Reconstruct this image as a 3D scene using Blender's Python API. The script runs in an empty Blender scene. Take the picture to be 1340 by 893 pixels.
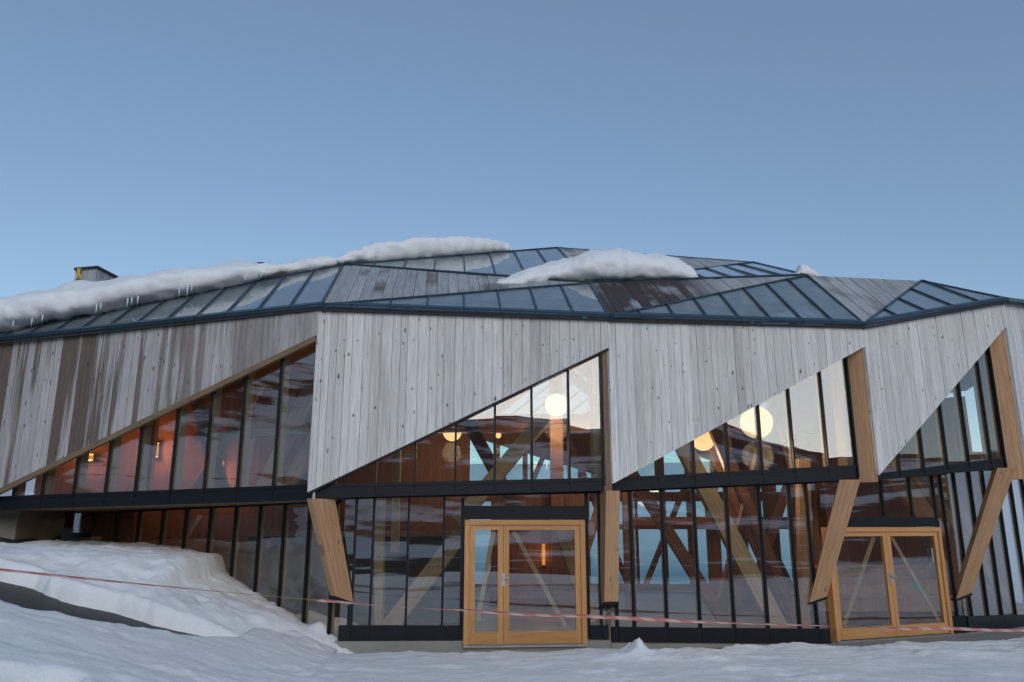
import bpy, math, random
from mathutils import Vector, Matrix, noise
random.seed(7)
R = math.radians
scene = bpy.context.scene
col = scene.collection

# ------------------------------------------------------------------ camera
cam = bpy.data.objects.new('camera', bpy.data.cameras.new('camera'))
col.objects.link(cam)
cam.location = (0, 0, 2.1)
cam.rotation_euler = (R(90 + 13.5), 0, 0)
cam.data.sensor_width = 36.0
cam.data.lens = 36.0 * 1018 / 1340
cam.data.clip_start = 0.1
cam.data.clip_end = 3000
scene.camera = cam

# ------------------------------------------------------------------ sky, sun, exposure
SUN_EL, SUN_AZ = 13.0, 164.0          # degrees; azimuth clockwise from +Y, so the low sun stands behind the camera
SKY_STRENGTH = 0.10
world = bpy.data.worlds.new('World')
scene.world = world
world.use_nodes = True
wn, wl = world.node_tree.nodes, world.node_tree.links
wn.clear()
sky = wn.new('ShaderNodeTexSky')
sky.sky_type = 'NISHITA'
sky.sun_disc = False
sky.sun_elevation = R(SUN_EL)
sky.sun_rotation = R(SUN_AZ)
sky.altitude = 900
sky.air_density = 1.0
sky.dust_density = 0.4
sky.ozone_density = 1.6
bg = wn.new('ShaderNodeBackground')
bg.inputs['Strength'].default_value = SKY_STRENGTH
wo = wn.new('ShaderNodeOutputWorld')
wb = wn.new('ShaderNodeMix')                      # white balance of the whole sky, slightly less blue
wb.data_type, wb.blend_type = 'RGBA', 'MULTIPLY'
wb.inputs[0].default_value = 1.0
wb.inputs[7].default_value = (1.05, 0.995, 0.965, 1)
wl.new(sky.outputs[0], wb.inputs[6])
hz = wn.new('ShaderNodeMix')                      # even high haze over the whole sky
hz.data_type = 'RGBA'
hz.inputs[0].default_value = 0.35
hz.inputs[7].default_value = (1.15, 1.85, 2.85, 1)
wl.new(wb.outputs[2], hz.inputs[6])
wl.new(hz.outputs[2], bg.inputs['Color'])
wl.new(bg.outputs[0], wo.inputs['Surface'])

sun = bpy.data.objects.new('sun', bpy.data.lights.new('sun', 'SUN'))
col.objects.link(sun)
sun.data.energy = 1.1
sun.data.angle = R(72)
sun.data.color = (1.0, 0.925, 0.84)
sd = Vector((math.sin(R(SUN_AZ)) * math.cos(R(SUN_EL)), math.cos(R(SUN_AZ)) * math.cos(R(SUN_EL)), math.sin(R(SUN_EL))))
sun.rotation_euler = sd.to_track_quat('Z', 'Y').to_euler()

vs = scene.view_settings
vs.view_transform = 'Standard'
vs.look = 'None'
vs.exposure = 0.76
vs.gamma = 1.0
vs.use_curve_mapping = False
cy = scene.cycles
cy.use_denoising = True
cy.denoiser = 'OPENIMAGEDENOISE'
cy.max_bounces = 10
cy.transparent_max_bounces = 32
cy.glossy_bounces = 5
cy.sample_clamp_indirect = 4.0
cy.caustics_reflective = False
cy.caustics_refractive = False


# ------------------------------------------------------------------ materials
def mat(name):
    m = bpy.data.materials.new(name)
    m.use_nodes = True
    n = m.node_tree.nodes
    n.clear()
    out = n.new('ShaderNodeOutputMaterial')
    return m, n, m.node_tree.links, out


def ramp(n, stops, interp='LINEAR'):
    r = n.new('ShaderNodeValToRGB')
    r.color_ramp.interpolation = interp
    e = r.color_ramp.elements
    while len(e) < len(stops):
        e.new(0.5)
    for k, (p, c) in enumerate(stops):
        e[k].position = p
        e[k].color = (c, c, c, 1) if isinstance(c, (int, float)) else (*c, 1)
    return r


def mixc(n, l, fac, a, b, mode='MIX'):
    x = n.new('ShaderNodeMix')
    x.data_type = 'RGBA'
    x.blend_type = mode
    for sock, v in ((x.inputs[0], fac), (x.inputs[6], a), (x.inputs[7], b)):
        if hasattr(v, 'links'):
            l.new(v, sock)
        elif isinstance(v, (int, float)):
            sock.default_value = v
        else:
            sock.default_value = (*v, 1)
    return x.outputs[2]


def math_(n, l, op, a, b=None, clamp=False):
    x = n.new('ShaderNodeMath')
    x.operation = op
    x.use_clamp = clamp
    for k, v in enumerate((a, b)):
        if v is None:
            continue
        if hasattr(v, 'links'):
            l.new(v, x.inputs[k])
        else:
            x.inputs[k].default_value = v
    return x.outputs[0]


def noise_(n, l, vec, scale, detail=4, rough=0.55):
    x = n.new('ShaderNodeTexNoise')
    x.inputs['Scale'].default_value = scale
    x.inputs['Detail'].default_value = detail
    x.inputs['Roughness'].default_value = rough
    l.new(vec, x.inputs['Vector'])
    return x.outputs['Fac']


def mapped(n, l, vec, scale):
    x = n.new('ShaderNodeMapping')
    x.inputs['Scale'].default_value = scale
    l.new(vec, x.inputs['Vector'])
    return x.outputs[0]


def principled(n, l, out, color, rough=0.7, metallic=0.0, bump=None, bstr=0.3, bdist=0.01, spec=0.5):
    p = n.new('ShaderNodeBsdfPrincipled')
    if hasattr(color, 'links'):
        l.new(color, p.inputs['Base Color'])
    else:
        p.inputs['Base Color'].default_value = (*color, 1)
    if hasattr(rough, 'links'):
        l.new(rough, p.inputs['Roughness'])
    else:
        p.inputs['Roughness'].default_value = rough
    p.inputs['Metallic'].default_value = metallic
    p.inputs['Specular IOR Level'].default_value = spec
    if bump is not None:
        b = n.new('ShaderNodeBump')
        b.inputs['Strength'].default_value = bstr
        b.inputs['Distance'].default_value = bdist
        l.new(bump, b.inputs['Height'])
        l.new(b.outputs[0], p.inputs['Normal'])
    l.new(p.outputs[0], out.inputs['Surface'])
    return p


def wood_coords(n, l):
    """Object coordinates (local Z runs along the grain) shifted by a random amount per piece."""
    tc = n.new('ShaderNodeTexCoord')
    oi = n.new('ShaderNodeObjectInfo')
    s = n.new('ShaderNodeVectorMath')
    s.operation = 'MULTIPLY'
    cmb = n.new('ShaderNodeCombineXYZ')
    for k in range(3):
        l.new(oi.outputs['Random'], cmb.inputs[k])
    l.new(cmb.outputs[0], s.inputs[0])
    s.inputs[1].default_value = (37.0, 11.0, 53.0)
    a = n.new('ShaderNodeVectorMath')
    a.operation = 'ADD'
    l.new(tc.outputs['Object'], a.inputs[0])
    l.new(s.outputs[0], a.inputs[1])
    return a.outputs[0], oi.outputs['Random']


def make_wood(name, light, dark, knot=(0.045, 0.04, 0.042), stain=None, stain_scale=1.2, stain_lo=0.5, stain_hi=0.6,
              rough=0.75, knots=0.55, vary=0.25, wet=None, lam=0.0, knotscale=(6.5, 1.0, 2.4)):
    m, n, l, out = mat(name)
    v, rnd = wood_coords(n, l)
    g1 = noise_(n, l, mapped(n, l, v, (1, 1, 0.035)), 70, 5, 0.6)
    g2 = noise_(n, l, mapped(n, l, v, (1, 1, 0.08)), 14, 4, 0.6)
    grain = math_(n, l, 'ADD', math_(n, l, 'MULTIPLY', g1, 0.6), math_(n, l, 'MULTIPLY', g2, 0.4))
    c = ramp(n, [(0.36, dark), (0.62, light)])
    l.new(grain, c.inputs[0])
    cc = c.outputs[0]
    # one board lighter or darker than the next
    br = math_(n, l, 'ADD', math_(n, l, 'MULTIPLY', rnd, vary), 1.0 - vary * 0.55)
    bright = n.new('ShaderNodeMix')
    bright.data_type = 'RGBA'
    bright.blend_type = 'MULTIPLY'
    bright.inputs[0].default_value = 1.0
    l.new(cc, bright.inputs[6])
    cb = n.new('ShaderNodeCombineColor')
    for k in range(3):
        l.new(br, cb.inputs[k])
    l.new(cb.outputs[0], bright.inputs[7])
    cc = bright.outputs[2]
    geo = n.new('ShaderNodeNewGeometry')
    if stain is not None:
        # broad weather streaks that run with the boards across the wall
        s1 = noise_(n, l, mapped(n, l, geo.outputs['Position'], (1, 1, 0.10)), stain_scale, 3, 0.5)
        s2 = noise_(n, l, mapped(n, l, v, (1, 1, 0.05)), 9, 4, 0.6)
        s = math_(n, l, 'ADD', math_(n, l, 'MULTIPLY', s1, 0.55),
                  math_(n, l, 'ADD', math_(n, l, 'MULTIPLY', s2, 0.25), math_(n, l, 'MULTIPLY', rnd, 0.2)))
        sr = ramp(n, [(stain_lo, 0.0), (stain_hi, 1.0)])
        l.new(s, sr.inputs[0])
        if wet is not None:
            # stain fading out along a stretch of wall or roof (x range in metres)
            sep = n.new('ShaderNodeSeparateXYZ')
            l.new(geo.outputs['Position'], sep.inputs[0])
            mr = n.new('ShaderNodeMapRange')
            mr.inputs[1].default_value, mr.inputs[2].default_value = wet
            mr.inputs[3].default_value, mr.inputs[4].default_value = 1.0, 0.0
            l.new(sep.outputs[0], mr.inputs[0])
            sf = math_(n, l, 'MULTIPLY', sr.outputs[0], mr.outputs[0], True)
        else:
            sf = sr.outputs[0]
        dk = mixc(n, l, grain, tuple(x * 0.55 for x in stain), tuple(x * 1.25 for x in stain))
        cc = mixc(n, l, sf, cc, dk)
    if lam > 0:
        tcl = n.new('ShaderNodeTexCoord')
        sx = n.new('ShaderNodeSeparateXYZ')
        l.new(tcl.outputs['Object'], sx.inputs[0])
        q = math_(n, l, 'DIVIDE', sx.outputs[0], lam)
        fr_ = math_(n, l, 'FRACT', q)
        ln_ = math_(n, l, 'LESS_THAN', fr_, 0.07)
        wn_ = n.new('ShaderNodeTexWhiteNoise')
        wn_.noise_dimensions = '1D'
        l.new(math_(n, l, 'FLOOR', q), wn_.inputs['W'])
        tone = ramp(n, [(0.0, 0.90), (1.0, 1.05)])
        l.new(wn_.outputs['Value'], tone.inputs[0])
        cc = mixc(n, l, 1.0, cc, tone.outputs[0], 'MULTIPLY')
        cc = mixc(n, l, math_(n, l, 'MULTIPLY', ln_, 0.45), cc, knot)
    if knots > 0:
        vo = n.new('ShaderNodeTexVoronoi')
        vo.feature = 'F1'
        vo.inputs['Scale'].default_value = 1.0
        kv = mapped(n, l, v, knotscale)
        wob = noise_(n, l, v, 9, 2)
        wa = n.new('ShaderNodeVectorMath')
        wa.operation = 'ADD'
        l.new(kv, wa.inputs[0])
        wc = n.new('ShaderNodeCombineXYZ')
        l.new(math_(n, l, 'MULTIPLY', wob, 0.5), wc.inputs[2])
        l.new(wc.outputs[0], wa.inputs[1])
        l.new(wa.outputs[0], vo.inputs['Vector'])
        kr = ramp(n, [(0.05, knots), (0.15, 0.0)])
        l.new(math_(n, l, 'ADD', vo.outputs['Distance'], math_(n, l, 'MULTIPLY', math_(n, l, 'SUBTRACT', noise_(n, l, v, 2.3, 2), 0.5), 0.28)), kr.inputs[0])
        cc = mixc(n, l, kr.outputs[0], cc, knot)
        # drying cracks
        ck = noise_(n, l, mapped(n, l, v, (1, 1, 0.02)), 45, 2, 0.5)
        cr = ramp(n, [(0.27, 0.55), (0.31, 0.0)])
        l.new(ck, cr.inputs[0])
        cc = mixc(n, l, cr.outputs[0], cc, knot)
    principled(n, l, out, cc, rough, 0, grain, 0.35, 0.006, 0.3)
    return m


M = {}
M['plank'] = make_wood('weathered_plank', (0.74, 0.72, 0.70), (0.52, 0.50, 0.485), stain=(0.33, 0.29, 0.275), stain_lo=0.54, stain_hi=0.70, knots=0.9, knotscale=(7.5, 1.0, 3.6))
M['plank_stained'] = make_wood('stained_plank', (0.62, 0.60, 0.59), (0.38, 0.355, 0.35), stain=(0.165, 0.125, 0.105),
                               stain_scale=1.7, stain_lo=0.44, stain_hi=0.51, wet=(-8.0, 0.0), vary=0.35, knots=0.9, knotscale=(7.5, 1.0, 3.2))
M['roof_board'] = make_wood('roof_board', (0.44, 0.46, 0.48), (0.26, 0.27, 0.285), stain=(0.14, 0.12, 0.12), stain_lo=0.52, stain_hi=0.7, knots=0.3)
M['roof_board_wet'] = make_wood('roof_board_wet', (0.44, 0.46, 0.48), (0.26, 0.27, 0.285), stain=(0.068, 0.05, 0.053),
                                stain_lo=0.30, stain_hi=0.42, knots=0.3, wet=(3.6, 4.6))
M['glulam'] = make_wood('glulam', (0.52, 0.31, 0.165), (0.37, 0.20, 0.10), knot=(0.12, 0.06, 0.03), rough=0.6, knots=0.8, vary=0.2, lam=0.09, knotscale=(7, 7, 3.2))
M['reveal'] = make_wood('reveal_timber', (0.27, 0.185, 0.11), (0.16, 0.10, 0.055), knot=(0.06, 0.03, 0.02), rough=0.6, knots=0.4)
M['fin'] = make_wood('fin_timber', (0.36, 0.29, 0.19), (0.25, 0.19, 0.115), rough=0.6, knots=0.2)
M['pale_glulam'] = make_wood('pale_glulam', (0.52, 0.38, 0.21), (0.38, 0.26, 0.13), knot=(0.14, 0.07, 0.03), rough=0.6, knots=0.6, lam=0.08)
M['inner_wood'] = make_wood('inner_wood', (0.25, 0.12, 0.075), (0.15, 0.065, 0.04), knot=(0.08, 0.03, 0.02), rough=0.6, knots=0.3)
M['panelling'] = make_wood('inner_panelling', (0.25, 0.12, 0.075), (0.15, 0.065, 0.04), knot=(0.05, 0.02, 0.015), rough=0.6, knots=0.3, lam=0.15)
M['door_wood'] = make_wood('door_wood', (0.60, 0.32, 0.13), (0.47, 0.22, 0.075), knot=(0.25, 0.10, 0.03), rough=0.4, knots=0.15, vary=0.12)


def make_plain(name, color, rough, metallic=0.0, var=0.15, scale=6.0, bstr=0.1, spec=0.5):
    m, n, l, out = mat(name)
    tc = n.new('ShaderNodeTexCoord')
    f = noise_(n, l, tc.outputs['Object'], scale, 5)
    c = mixc(n, l, f, tuple(x * (1 - var) for x in color), tuple(x * (1 + var) for x in color))
    rr = math_(n, l, 'ADD', math_(n, l, 'MULTIPLY', f, 0.2), rough - 0.1)
    principled(n, l, out, c, rr, metallic, f, bstr, 0.004, spec)
    return m


M['black'] = make_plain('black_cladding', (0.010, 0.012, 0.016), 0.42, 0.0, 0.3, spec=0.2)
M['roof_metal'] = make_plain('blue_black_flashing', (0.03, 0.065, 0.10), 0.38, 0.3, 0.2)
M['steel'] = make_plain('galvanised_steel', (0.42, 0.44, 0.46), 0.4, 0.8)
M['membrane'] = make_plain('dark_membrane', (0.03, 0.028, 0.027), 0.9)
M['concrete'] = make_plain('concrete', (0.27, 0.26, 0.235), 0.85, 0, 0.25, 3.0, 0.4)
M['wall_concrete'] = make_plain('wall_concrete', (0.34, 0.315, 0.26), 0.85, 0, 0.3, 2.0, 0.4)
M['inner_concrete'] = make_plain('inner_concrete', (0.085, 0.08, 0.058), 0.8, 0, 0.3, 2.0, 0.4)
M['asphalt'] = make_plain('wet_asphalt', (0.045, 0.045, 0.047), 0.6, 0, 0.5, 14.0, 1.0)
M['floor'] = make_plain('hall_floor', (0.11, 0.085, 0.07), 0.5, 0, 0.2, 3.0)
M['yellow'] = make_plain('yellow_strap', (0.65, 0.42, 0.03), 0.5)
M['teal'] = make_plain('teal_tape', (0.02, 0.35, 0.38), 0.4)


def make_glass(name, tint, f0, film=0.0):
    m, n, l, out = mat(name)
    lw = n.new('ShaderNodeLayerWeight')
    lw.inputs['Blend'].default_value = 0.5
    fr = math_(n, l, 'ADD', math_(n, l, 'MULTIPLY', math_(n, l, 'POWER', lw.outputs['Facing'], 5.0), 1 - f0), f0, True)
    tr = n.new('ShaderNodeBsdfTransparent')
    tr.inputs[0].default_value = (*tint, 1)
    gl = n.new('ShaderNodeBsdfGlossy')
    gl.inputs['Roughness'].default_value = 0.0
    gl.inputs['Color'].default_value = (0.97, 0.98, 1, 1)
    tc = n.new('ShaderNodeTexCoord')
    f = noise_(n, l, tc.outputs['Object'], 0.9, 1)
    b = n.new('ShaderNodeBump')
    b.inputs['Strength'].default_value = 0.2
    b.inputs['Distance'].default_value = 0.005
    l.new(f, b.inputs['Height'])
    l.new(b.outputs[0], gl.inputs['Normal'])
    mx = n.new('ShaderNodeMixShader')
    l.new(fr, mx.inputs[0])
    l.new(tr.outputs[0], mx.inputs[1])
    l.new(gl.outputs[0], mx.inputs[2])
    res = mx.outputs[0]
    if film:
        # thin pale diffuse film, uneven over the pane
        df = n.new('ShaderNodeBsdfDiffuse')
        df.inputs[0].default_value = (0.62, 0.68, 0.70, 1)
        m2 = n.new('ShaderNodeMixShader')
        fn = ramp(n, [(0.35, film * 0.6), (0.65, film * 1.4)])
        l.new(noise_(n, l, tc.outputs['Object'], 3.0, 5), fn.inputs[0])
        l.new(fn.outputs[0], m2.inputs[0])
        l.new(res, m2.inputs[1])
        l.new(df.outputs[0], m2.inputs[2])
        res = m2.outputs[0]
    l.new(res, out.inputs['Surface'])
    return m


M['glass'] = make_glass('window_glass', (0.93, 0.935, 0.93), 0.125)
M['roof_glass'] = make_glass('skylight_glass', (0.66, 0.76, 0.78), 0.20, 0.14)
M['far_glass'] = make_glass('far_glass', (0.86, 1.0, 1.0), 0.02)


def make_snow(name, rockiness=0.0, rock_scale=0.035):
    m, n, l, out = mat(name)
    geo = n.new('ShaderNodeNewGeometry')
    f1 = noise_(n, l, geo.outputs['Position'], 1.4, 5)
    f2 = noise_(n, l, geo.outputs['Position'], 9.0, 6, 0.65)
    f3 = noise_(n, l, geo.outputs['Position'], 60.0, 3, 0.6)
    c = mixc(n, l, f1, (0.82, 0.84, 0.86), (0.90, 0.91, 0.92))
    h = math_(n, l, 'ADD', math_(n, l, 'MULTIPLY', f2, 0.8), math_(n, l, 'MULTIPLY', f3, 0.2))
    p = principled(n, l, out, c, 0.6 if not rockiness else 0.95, 0, h, 0.45, 0.06, 0.25 if not rockiness else 0.0)
    if rockiness:
        rk = noise_(n, l, geo.outputs['Position'], rock_scale, 7, 0.62)
        r = ramp(n, [(rockiness, 0.0), (rockiness + 0.05, 1.0)])
        l.new(rk, r.inputs[0])
        l.new(mixc(n, l, r.outputs[0], c, (0.07, 0.06, 0.06)), p.inputs['Base Color'])
    return m


M['snow'] = make_snow('snow')
M['terrain_snow'] = make_snow('mountain_snow', 0.46)
M['car_park'] = make_snow('trodden_car_park', 0.36, 0.2)


def make_emit(name, color, strength):
    m, n, l, out = mat(name)
    e = n.new('ShaderNodeEmission')
    e.inputs['Color'].default_value = (*color, 1)
    e.inputs['Strength'].default_value = strength
    l.new(e.outputs[0], out.inputs['Surface'])
    return m


M['globe'] = make_emit('lit_opal_globe', (1.0, 0.62, 0.25), 0.95)
M['globe_pale'] = make_emit('lit_opal_globe_pale', (1.0, 0.76, 0.44), 0.6)
M['globe_warm'] = make_emit('lit_opal_globe_warm', (1.0, 0.64, 0.27), 0.62)
M['lantern'] = make_emit('lit_lantern', (1.0, 0.36, 0.07), 0.55)


def make_tape():
    m, n, l, out = mat('barrier_tape')
    uv = n.new('ShaderNodeUVMap')
    sep = n.new('ShaderNodeSeparateXYZ')
    l.new(uv.outputs[0], sep.inputs[0])
    w = math_(n, l, 'FRACT', math_(n, l, 'ADD', math_(n, l, 'MULTIPLY', sep.outputs[0], 2.2), math_(n, l, 'MULTIPLY', sep.outputs[1], 0.25)))
    st = math_(n, l, 'GREATER_THAN', w, 0.5)
    c = mixc(n, l, st, (0.50, 0.17, 0.15), (0.58, 0.36, 0.32))
    principled(n, l, out, c, 0.4)
    return m


M['tape'] = make_tape()


# ------------------------------------------------------------------ mesh helpers
def link(name, verts, faces, material, parent=None, matrix=None, smooth=False):
    me = bpy.data.meshes.new(name)
    me.from_pydata([tuple(v) for v in verts], [], faces)
    me.materials.append(M[material] if isinstance(material, str) else material)
    if smooth:
        for p in me.polygons:
            p.use_smooth = True
    me.update()
    o = bpy.data.objects.new(name, me)
    col.objects.link(o)
    w = matrix if matrix is not None else Matrix.Identity(4)
    if parent is not None:
        o.parent = parent
        pw = WORLD.get(parent.name)
        o.matrix_local = pw.inverted() @ w if pw is not None else w
        if pw is not None or parent is HALL[0]:
            WORLD[o.name] = w
    else:
        o.matrix_local = w
    return o


WORLD, HALL = {}, [None]        # world placement of the hall's parts, so that sub-parts can be given in metres of the place


def tag(o, label=None, cat=None, group=None, kind=None):
    for k, v in (('label', label), ('category', cat), ('group', group), ('kind', kind)):
        if v:
            o[k] = v
    return o


def empty(name, loc=(0, 0, 0)):
    o = bpy.data.objects.new(name, None)
    o.location = loc
    o.empty_display_size = 0.2
    col.objects.link(o)
    return o


def prism_data(poly, d):
    """poly: list of 3-D points (convex), d: extrusion vector."""
    n = len(poly)
    v = [Vector(p) for p in poly] + [Vector(p) + d for p in poly]
    f = [tuple(range(n)), tuple(range(2 * n - 1, n - 1, -1))]
    nrm = (v[1] - v[0]).cross(v[2] - v[0])
    flip = nrm.dot(d) > 0
    for k in range(n):
        j = (k + 1) % n
        f.append((k, n + k, n + j, j))
    if flip:
        f = [t[::-1] for t in f]
    return v, f


def prism(name, poly, d, material, parent):
    v, f = prism_data(poly, Vector(d))
    return link(name, v, f, material, parent)


def framed(name, poly, d, material, parent, xa, za, tilt=0.0):
    """A prism whose object axes follow the piece: local X across, local Z along the grain."""
    v, f = prism_data(poly, Vector(d))
    xa, za = Vector(xa).normalized(), Vector(za).normalized()
    ya = za.cross(xa).normalized()
    xa = ya.cross(za)
    c = sum(v, Vector()) / len(v)
    mtx = Matrix((xa, ya, za)).transposed()
    inv = mtx.transposed()
    lv = [inv @ (p - c) for p in v]
    m4 = mtx.to_4x4()
    m4.translation = c
    if tilt:
        m4 = m4 @ Matrix.Rotation(random.gauss(0, tilt), 4, 'X') @ Matrix.Rotation(random.gauss(0, tilt), 4, 'Z')
    return link(name, lv, f, material, parent, m4)


def beam(name, p, q, w, h, material, parent, side=None):
    """Rectangular timber from p to q, w across (along side), h in the third direction."""
    p, q = Vector(p), Vector(q)
    z = (q - p).normalized()
    if side is None:
        side = Vector((1, 0, 0)) if abs(z.x) < 0.9 else Vector((0, 1, 0))
    side = Vector(side)
    x = (side - z * side.dot(z)).normalized()
    y = z.cross(x)
    poly = [p - x * w / 2 - y * h / 2, p + x * w / 2 - y * h / 2, p + x * w / 2 + y * h / 2, p - x * w / 2 + y * h / 2]
    return framed(name, poly, q - p, material, parent, x, z)


def clip(poly, axis, val, keep_greater):
    out = []
    n = len(poly)
    for k in range(n):
        a, b = poly[k], poly[(k + 1) % n]
        ia = (a[axis] >= val) == keep_greater or a[axis] == val
        ib = (b[axis] >= val) == keep_greater or b[axis] == val
        if ia:
            out.append(a)
        if ia != ib:
            t = (val - a[axis]) / (b[axis] - a[axis])
            out.append(tuple(a[i] + (b[i] - a[i]) * t for i in range(2)))
    return out


def strip(poly, a, b, axis=0):
    q = clip(poly, axis, a, True)
    if len(q) >= 3:
        q = clip(q, axis, b, False)
    # drop doubled points
    r = []
    for p in q:
        if not r or abs(p[0] - r[-1][0]) + abs(p[1] - r[-1][1]) > 1e-4:
            r.append(p)
    if len(r) > 2 and abs(r[0][0] - r[-1][0]) + abs(r[0][1] - r[-1][1]) < 1e-4:
        r.pop()
    return r if len(r) >= 3 else None


class Facet:
    """A vertical wall plane: u runs from plan point P to Q, off is metres outward, z up."""
    def __init__(s, P, Q):
        s.P, s.Q = Vector((*P, 0)), Vector((*Q, 0))
        s.L = (s.Q - s.P).length
        s.t = (s.Q - s.P) / s.L
        s.n = Vector((s.t.y, -s.t.x, 0))

    def __call__(s, u, off, z):
        return s.P + s.t * u + s.n * off + Vector((0, 0, z))

    def piece(s, name, poly, off, depth, material, parent):
        return framed(name, [s(u, off, z) for u, z in poly], -s.n * depth, material, parent, s.t, (0, 0, 1))

    def box(s, name, u0, u1, z0, z1, off, depth, material, parent, along='z'):
        pts = [(u0, z0), (u1, z0), (u1, z1), (u0, z1)]
        if along == 'z':
            return s.piece(name, pts, off, depth, material, parent)
        return framed(name, [s(u, off, z) for u, z in pts], -s.n * depth, material, parent, (0, 0, 1), s.t)

    def tilted_pane(s, poly, off, material, parent):
        return framed('pane', [s(u, off, z) for u, z in poly], -s.n * 0.012, material, parent, s.t, (0, 0, 1), 0.0024)


# ------------------------------------------------------------------ the hall
hall = tag(empty('mountain_hall', (0, 0, 0)),
           'large faceted timber hall with grey plank cladding, triangular windows and glass skylights', 'building')

HALL[0] = hall
L, A, B, C, D, E_ = (-11.47, 15.9), (-3.46, 13.4), (1.77, 13.9), (6.99, 15.0), (10.9, 16.6), (15.11, 20.2)
L2, A2, B2, C2, D2, E2 = (-10.6, 19.3), (-3.0, 14.0), (1.71, 14.4), (5.94, 15.4), (9.2, 16.7), (13.56, 20.5)


def line(p, q):
    return lambda u: p[1] + (q[1] - p[1]) * (u - p[0]) / (q[0] - p[0])


def upper_facade(fc, eave0, eave1, jamb_z, tip, tip_u, rec, band_top, band_bot, mull, glass_end, wood, board, depth,
                 dark_trim=False, wood_trim=False, fins=0.07):
    """Plank cladding above a rising diagonal, the triangular window below it and the black floor band."""
    Lf = fc.L
    diag = line((tip_u, tip), (Lf, jamb_z))
    bt, bb = line(*band_top), line(*band_bot)
    if tip_u > 0.01:
        poly = [(0, eave0), (0, tip), (tip_u, tip), (Lf, jamb_z), (Lf, eave1)]
    else:
        poly = [(0, eave0), (0, tip), (Lf, jamb_z), (Lf, eave1)]
    # backing with the timber-faced underside of the reveal
    pts = poly if tip_u <= 0.01 else poly
    clad = fc.piece('cladding', pts, -0.034, depth, 'reveal', hall)
    u = 0.0
    while u < Lf - 0.02:
        w = random.choice(board)
        b = min(u + w, Lf)
        if Lf - b < 0.05:
            b = Lf
        q = strip(poly, u + 0.003, b - 0.003)
        if q:
            o = fc.piece('plank', q, random.uniform(-0.005, 0.006), 0.03, wood, clad)
        u = b
    if dark_trim:
        e0, e1 = fc(0.02, -0.02, diag(0.02) - 0.018), fc(Lf, -0.02, diag(Lf) - 0.018)
        beam('diagonal_trim', e0, e1, 0.035, 0.06, 'black', clad, (0, 0, 1))
    if wood_trim:
        e0, e1 = fc(tip_u + .1, -0.02, diag(tip_u + .1) - 0.045), fc(Lf - .02, -0.02, diag(Lf - .02) - 0.045)
        beam('diagonal_trim', e0, e1, 0.10, 0.07, 'reveal', clad, (0, 0, 1))
    # window
    win_poly = [(max(tip_u, 0.0), bt(max(tip_u, 0.0)) - 0.05), (glass_end, bt(glass_end) - 0.05), (glass_end, diag(glass_end) + 0.10), (max(tip_u, 0.0), diag(max(tip_u, 0.0)) + 0.10)]
    win = fc.piece('window', [(0.0, bt(0) - 0.02), (glass_end, bt(glass_end) - 0.02), (glass_end, bt(glass_end) + 0.035), (0.0, bt(0) + 0.035)],
                   -rec + 0.035, 0.06, 'black', hall)
    cuts = [win_poly[0][0]] + list(mull) + [glass_end]
    for a, b in zip(cuts, cuts[1:]):
        q = strip(win_poly, a + 0.012, b - 0.012)
        if q:
            fc.tilted_pane(q, -rec, 'glass', win)
    for m in mull:
        q = strip(win_poly, m - 0.017, m + 0.017)
        if q:
            fc.piece('mullion', q, -rec + 0.045, 0.05, 'black', win)
        if fins:
            q = strip(win_poly, m - fins / 2, m + fins / 2)
            if q:
                fc.piece('timber_fin', q, -rec - 0.03, fins * 2.4, 'fin', win)
    # black floor band, one sheet per bay
    band = fc.piece('floor_band', [(0, bb(0) + 0.02), (Lf, bb(Lf) + 0.02), (Lf, bt(Lf) - 0.02), (0, bt(0) - 0.02)], -rec - 0.01, 0.10, 'membrane', hall)
    cuts = [0.0] + list(mull) + [Lf - 0.02]
    for a, b in zip(cuts, cuts[1:]):
        fc.piece('band_sheet', [(a + 0.004, bb(a)), (b - 0.004, bb(b)), (b - 0.004, bt(b)), (a + 0.004, bt(a))], -rec + 0.02, 0.028, 'black', band)
    return diag, bt, bb


F1, F2, F3, F4, F5 = Facet(L, A), Facet(A, B), Facet(B, C), Facet(C, D), Facet(D, E_)
d1 = upper_facade(F1, 5.87, 5.92, 5.42, 2.64, 1.02, 0.20, ((1.34, 2.67), (8.22, 2.79)), ((1.39, 2.44), (8.24, 2.56)),
                  [1.70, 2.42, 3.19, 3.94, 4.63, 5.42, 6.15, 6.85, 7.59], 8.36, 'plank_stained', (0.145, 0.17, 0.195, 0.12), 0.19, wood_trim=True)
d2 = upper_facade(F2, 5.94, 5.86, 5.31, 2.68, 0.0, 0.12, ((0.14, 2.79), (5.12, 2.93)), ((0.21, 2.59), (5.12, 2.74)),
                  [1.12, 1.79, 2.49, 3.18, 3.84, 4.51], 5.12, 'plank', (0.145, 0.17, 0.195, 0.12), 0.09, dark_trim=True, fins=0.035)
d3 = upper_facade(F3, 5.86, 6.01, 5.59, 2.85, 0.0, 0.30, ((0.08, 2.94), (5.07, 3.25)), ((0.08, 2.75), (5.04, 3.00)),
                  [0.98, 1.69, 2.38, 3.07, 3.74, 4.46], 5.06, 'plank', (0.145, 0.17, 0.195, 0.12), 0.13, fins=0.035)
d4 = upper_facade(F4, 6.01, 6.98, 6.42, 3.07, 0.0, 0.30, ((0.32, 3.10), (3.90, 3.52)), ((0.30, 3.01), (3.85, 3.32)),
                  [0.86, 1.53, 2.20, 2.84, 3.51], 3.88, 'plank', (0.145, 0.17, 0.195, 0.12), 0.13, fins=0.035)
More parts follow.
